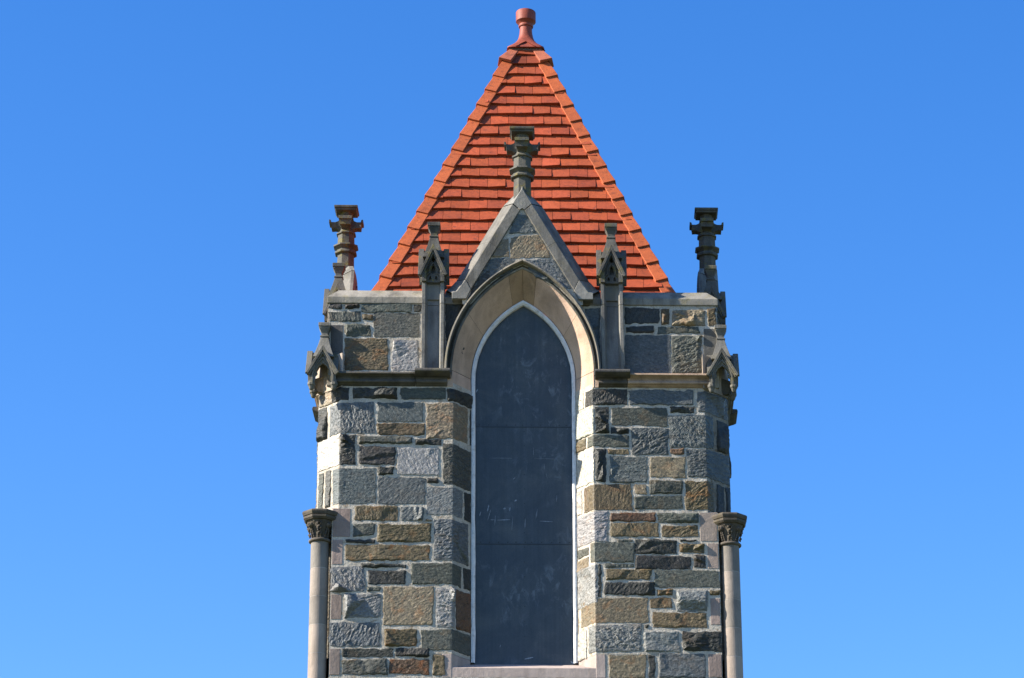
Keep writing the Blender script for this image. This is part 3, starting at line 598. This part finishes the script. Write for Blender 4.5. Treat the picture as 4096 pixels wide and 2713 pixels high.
def gable(k):
    m = MB(); t = (.145, .135, .116, .12); yf, yb = -.035, .19; cs = math.cos(math.atan(GS)); sn = math.sin(math.atan(GS))
    def line(nn, ztop):          # offset line of the rake: from foot to ztop
        c = GZ+nn/cs-(.034 if nn < .2 else 0); return lambda z: (-(c-z)/GS, z)
    li, la, lo = line(0, 0), line(.113, 0), line(.231, 0)
    zb_ = 14.93
    for sg in (-1, 1):
        for z0, z1, a0, o0 in ((zb_, 15.955, 14.99, 15.03), ):
            fl = [(li(14.86), la(14.985), lo(15.05)), (li(15.4), la(15.46), lo(15.52)), (li(15.872), la(15.95), lo(16.015))]
            for q in range(2):
                A, B = fl[q], fl[q+1]
                if q == 1: B = [tuple(np.array(b)*.996+np.array(a)*.004) for a, b in zip(A, B)]
                sec = lambda S: [(S[0][0]*-sg, yb+.02, S[0][1]), (S[0][0]*-sg, yf, S[0][1]), (S[1][0]*-sg, yf, S[1][1]), (S[2][0]*-sg, yb-.01, S[2][1]), (S[2][0]*-sg, yb+.03, S[2][1]), (S[0][0]*-sg, yb+.03, S[0][1])]
                m.rings([sec(A), sec(B)], tint=t)
        # kneeler
        S0 = [(-.69, 14.735), (-.80, 14.735), (-.80, 14.80)]
        kp = [li(14.855), (-.655, 14.737), (-.82, 14.737), (-.82, 14.815), (-.765, 14.83), la(14.98)]
        kp = [(-sg*x, z) for x, z in kp]; m.prism_y(kp, yf-.004, yb+.2, tint=(0.216, 0.204, 0.180, 0.1))
        kp2 = [(-sg*x, z) for x, z in [la(14.975), (-.765, 14.826), (-.82, 14.812)]]; kb = [(-sg*x, z) for x, z in [lo(15.045), (-.86, 14.95), (-.90, 14.93)]]
        ki = [(-sg*-.72, 14.80)]
        m.rings([[(x, y, z) for x, z in L+ki] for L, y in ((kp2, yf-.003), (kb, yb-.02), (kb, yb+.03))], tint=(.215, .20, .175, .1))
    gc = m.build('gable_coping', DRE, tower, k, bevel=.005)
    f = MB(); f.tint = (0.088, 0.083, 0.068, 0.5); cx, cy = 0, .085
    # apex stone: the rake's V runs up the foot of the shaft
    fr = [(-.030-.03, 15.875), (0, 15.93), (.06, 15.875)]
    A = [li(15.878), la(15.957), lo(16.02)]
    base = [(A[0][0], yf, A[0][1]), (A[1][0], yf, A[1][1]), (A[2][0], yb-.01, A[2][1]), (A[2][0], yb+.03, A[2][1])]
    for sg in (-1, 1):
        q = lambda p: (-sg*p[0], p[1], p[2])
        V = [q(base[0]), q(base[1]), q(base[2]), q(base[3]), (0, yf, GZ-.054), (0, yf, 16.152), (0, .0, 16.24), (sg*.105, .13, 16.13), (sg*.105, .19, 16.13), (0, .22, 16.05), (0, .22, 15.9)]
        f.add(V, [(0, 1, 5, 4), (1, 2, 7, 5), (5, 7, 6), (2, 3, 8, 7), (3, 10, 9, 8), (7, 8, 9, 6), (0, 4, 10, 3)], tint=(0.188, 0.178, 0.156, 0.1))
    f.lathe(cx, cy, [(15.95, .10), (16.12, .104), (16.318, .100), (16.318, .118), (16.325, .133), (16.345, .135), (16.36, .120), (16.372, .104), (16.385, .106), (16.41, .142), (16.415, .152), (16.435, .150), (16.455, .104),
                      (16.585, .100), (16.588, .118), (16.605, .120), (16.625, .092), (16.66, .082), (16.80, .070), (16.80, .062), (16.90, .076)], 8)
    f.lathe(cx, cy, [(16.895, .128), (16.915, .136), (16.918, .130), (16.925, .146), (16.950, .148), (16.956, .142)], 4)
    for i in range(4):           # the four arms of the flower
        g = SIDES[i]((cx, cy, 0)); pr = [(.05, 16.655, 16.775, .055), (.085, 16.65, 16.785, .055), (.11, 16.665, 16.765, .058), (.135, 16.672, 16.752, .064), (.185, 16.672, 16.75, .070), (.186, 16.70, 16.752, .078), (.192, 16.735, 16.775, .082), (.214, 16.738, 16.780, .084)]
        f.rings([[g(s*hw, z, -r) for s, z in ((-1, z0), (1, z0), (1, z1), (-1, z1))] for r, z0, z1, hw in pr])
        f.rings([[g(s*hw, z, -r) for s, z in ((-1, z0), (1, z0), (1, z1), (-1, z1))] for r, z0, z1, hw in [(.05, 16.785, 16.815, .055), (.09, 16.79, 16.812, .062), (.092, 16.775, 16.79, .055)]])
    f.build('gable_finial', DRE, gc, k, bevel=.003)
    return gc
def corner_column(k):            # shaft with foliate capital in the nook of the left-hand corner
    cx, cy = -2.283, .077; r = .103; m = MB(); z = 11.835; rs = random.Random(k+20)
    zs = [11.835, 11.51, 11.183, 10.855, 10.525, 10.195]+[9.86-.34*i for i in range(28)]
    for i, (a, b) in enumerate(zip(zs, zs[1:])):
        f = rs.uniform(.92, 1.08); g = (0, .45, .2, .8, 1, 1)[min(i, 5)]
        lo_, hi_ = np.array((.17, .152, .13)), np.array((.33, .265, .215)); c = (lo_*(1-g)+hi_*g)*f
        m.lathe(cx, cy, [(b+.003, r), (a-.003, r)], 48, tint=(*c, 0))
    m.lathe(cx, cy, [(.3, r-.002), (11.84, r-.002)], 48, tint=(.42, .38, .33, 0))
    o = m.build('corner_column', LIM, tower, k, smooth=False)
    split_edges(o)
    c = MB(); c.tint = (0.088, 0.073, 0.056, 0.12)
    c.lathe(cx, cy, [(12.035, .140), (12.062, .150), (12.064, .168), (12.085, .186), (12.108, .188), (12.112, .178), (12.118, .190), (12.145, .200), (12.160, .200), (12.172, .190)], 8)
    rings = []; n = 64
    for i in range(15):
        t = i/14; zz = 11.862+t*.18; rad = .098+.012*t+.042*t**2.4
        rings.append([(cx+(rad+.007*(1-t*.3)*abs(math.sin(8*a))-.004)*math.cos(a), cy+(rad+.007*(1-t*.3)*abs(math.sin(8*a))-.004)*math.sin(a), zz) for a in [2*math.pi*j/n for j in range(n)]])
    c.rings(rings)
    def ball(px, py, pz, sx, sy, sz, nn=10):
        c.rings([[(px+sx*math.sin(math.pi*i/nn)*math.cos(2*math.pi*j/nn), py+sy*math.sin(math.pi*i/nn)*math.sin(2*math.pi*j/nn), pz-sz*math.cos(math.pi*i/nn)) for j in range(nn)] for i in [.02]+list(range(1, nn))+[nn-.02]])
    for j in range(8):
        a = math.pi/8+j*math.pi/4+math.pi/8
        if j % 2 == 0:
            a = math.pi/4+j*math.pi/4; ball(cx+.142*math.cos(a), cy+.142*math.sin(a), 12.005, .034, .034, .032)
            ball(cx+.168*math.cos(a), cy+.168*math.sin(a), 12.012, .014, .014, .014)
            for tt in (-.16, .16):
                for q in range(5): ball(cx+(.108+.007*q)*math.cos(a+tt*(1-q*.16)), cy+(.108+.007*q)*math.sin(a+tt*(1-q*.16)), 11.885+.024*q, .010, .010, .018, 6)
        else:
            a = math.pi/4+j*math.pi/4
            for rr_, zz, s in ((.118, 11.905, .022), (.122, 11.945, .016), (.130, 11.975, .026), (.145, 12.02, .02)):
                for sd in (-1, 1):
                    b = a+sd*.13; ball(cx+rr_*math.cos(b), cy+rr_*math.sin(b), zz, s*.55, s*.55, s, 8)
                ball(cx+(rr_+.008)*math.cos(a), cy+(rr_+.008)*math.sin(a), zz+.012, s*.6, s*.6, s*.5, 8)
    c.build('capital', DRE, o, k, smooth=False, bevel=.003)
    q = MB(); q.tint = (0.12, 0.10, 0.08, 0.1)
    q.lathe(cx, cy, [(11.838+.018*math.sin(a), .112+.018*math.cos(a)) for a in [-math.pi/2+math.pi*i/8 for i in range(9)]], 48)
    q.build('neck_ring', DRE, o, k, smooth=True)
    o.location = (.045, 0, -.055) if k == 3 else (-.008, 0, -.035) if k == 0 else (0, 0, -.035)   # the old shafts stand a little unevenly

# ------------------------------------------------------------------ roof
TZ, SL = 19.586, 2.586             # apex height of the tile planes and their rise over run
def roof():
    al = math.atan(SL); ca, sa = math.cos(al), math.sin(al); m = MB(); m.tint = (.45, .09, .035, 0)
    m.lathe(0, YC, [(TZ-SL*1.98-.01, 1.98), (19.18, (TZ-.01-19.18)/SL)], 4, tint=(.10, .025, .012, 0))
    rs = random.Random(2); ex = .190
    for face in range(4):
        b = MB()
        for i in range(2, 32):
            s1 = .20+ex*(i-1); s0 = s1-ex-.03
            if s1 < .57: continue
            if s1*ca > 1.97: break
            half = s1*ca-.004; wd = .222; x = -half-rs.uniform(0, wd) if i % 2 else -half-rs.uniform(0, wd)*.5-wd*.5
            off = (.5*wd if i % 2 else 0)+rs.uniform(-.02, .02); x = -wd*(int(half/wd)+2)+off
            while x < half:
                a, c = max(x+.0022, -half), min(x+wd-.0022, half); x += wd
                if c-a < .02: continue
                f = rs.gauss(.95, .12); tint = (.31*f, .058*f*rs.uniform(.95, 1.06), .017*f*rs.uniform(.9, 1.15), 0)
                d = rs.uniform(-.004, .006); th = .048+rs.uniform(-.005, .007); tl = rs.gauss(0, .0055); lift = rs.gauss(.001, .005)
                P = lambda xx, s, n_: (xx, YC-(s*ca+n_*sa), TZ-s*sa+n_*ca)
                h0 = s0*ca-.004; aa, cc = max(a, -h0), min(c, h0)
                if cc <= aa: aa, cc = a*.9, c*.9
                V = [P(aa, s0, -.004), P(cc, s0, -.004), P(cc, s0, .008), P(aa, s0, .008), P(a, s1+d+tl, .004), P(c, s1+d-tl, .004), P(c, s1+d-tl, th+lift), P(a, s1+d+tl, th)]
                b.add(V, [(0, 3, 2, 1), (4, 5, 6, 7), (3, 7, 6, 2), (0, 1, 5, 4), (0, 4, 7, 3), (1, 2, 6, 5)], tint=tint)
        v = rot_xy(np.concatenate(b.v), face); m.add(v, b.f, tint=np.concatenate(b.t))
    rf = m.build('roof', TER, tower, bevel=.003)
    hd = np.array([-1, -1, -SL])/math.sqrt(2+SL*SL); n1 = np.array([0, -sa, ca]); n2 = np.array([-sa, 0, ca]); nh = (n1+n2)/np.linalg.norm(n1+n2)
    w1 = np.cross(hd, n1); w1 /= np.linalg.norm(w1); w1 *= np.sign(w1[0]); w2 = np.cross(hd, n2); w2 /= np.linalg.norm(w2); w2 *= np.sign(w2[1])
    for c in range(4):
        b = MB(); s = .49; L = .295; ap = np.array([0, YC, TZ]); first = True
        while s < 5.75:
            f = rs.uniform(.9, 1.1); tint = (.37*f, .083*f, .022*f, 0)
            if first: tint = (.34, .10, .05, 0)
            s0, s1 = s-.06, s+L+rs.uniform(-.008, .008); V = []
            for ss, hh, ww in ((s0, .020 if first else .046, .095 if first else .140), (s1, .082+(.040 if first else 0), .165 if first else .158)):
                hh += rs.uniform(-.004, .004)
                P0 = ap+hd*ss+nh*hh; V += [P0+w1*ww+n1*.004, P0, P0+w2*ww+n2*.004, P0+w1*ww-n1*.050, P0-nh*.056, P0+w2*ww-n2*.050]
            b.add(V, [(0, 1, 7, 6), (1, 2, 8, 7), (3, 9, 10, 4), (4, 10, 11, 5), (6, 7, 10, 9), (7, 8, 11, 10), (0, 3, 4, 1), (1, 4, 5, 2), (0, 6, 9, 3), (2, 5, 11, 8)], tint=tint)
            s += L; first = False
        o = b.build('hip_tiles', TER, rf, c, bevel=.005)
    f = MB(); f.tint = (.235, .050, .026, 0); cx, cy = .0, YC; n = 48
    prof = [(19.165, .244, 1), (19.188, .236, 1), (19.235, .190, .85), (19.285, .150, .6), (19.35, .115, .35), (19.41, .096, .12), (19.48, .083, 0), (19.57, .078, 0)]
    rr = []
    for z, hw, sq in prof:
        p = 2+8*sq*sq; L = []
        for j in range(n):
            a = 2*math.pi*(j+.5)/n; cc_, ss_ = math.cos(a), math.sin(a); r_ = hw/((abs(cc_)**p+abs(ss_)**p)**(1/p)); L.append((cx+r_*cc_, cy+r_*ss_, z))
        rr.append(L)
    f.rings(rr)
    f.lathe(cx, cy, [(z-.018, q) for z, q in [(19.585, .080), (19.588, .092), (19.603, .097), (19.618, .092), (19.628, .086), (19.64, .092), (19.662, .122), (19.668, .129), (19.80, .129), (19.81, .124), (19.816, .055), (19.838, .045), (19.848, .02)]], 48)
    for i in range(4):           # raised V on each foot
        g = SIDES[i]((cx, cy, .258))
        for sx in (-1, 1): f.rings([[g(sx*x, z, d), g(sx*(x+.022), z-.004, d), g(sx*(x+.022), z-.004, d+.03), g(sx*x, z, d+.03)] for x, z, d in ((.0, 19.285, .088), (.05, 19.235, .040), (.105, 19.178, .004))], tint=(.27, .062, .03, 0))
    f.lathe(cx, cy, [(19.05, .17), (19.15, .205), (19.168, .20)], 4, tint=(.10, .075, .06, 0))
    o = f.build('roof_finial', TER, rf)
    split_edges(o)

# ------------------------------------------------------------------ assemble: front, left and right faces carry the same ornament
for k in (0, 1, 3):
    masonry(k, CELL if k == 0 else .022, True if k == 0 else False)
    window(k); arch(k); string_course(k)
    for sg in (-1, 1): pilaster(k, sg)
    coping(k); gable(k)
for k in (0, 1, 3, 2): canopy(k); corner_column(k)
bw = MB(); bw.box(-2.155, 2.155, 0, .3, 0, 13.7); bw.box(-2.26, 2.26, UP, UP+.42, 13.7, ZPAR); bw.build('wall', MOR, tower, 2); coping(2)
roof()
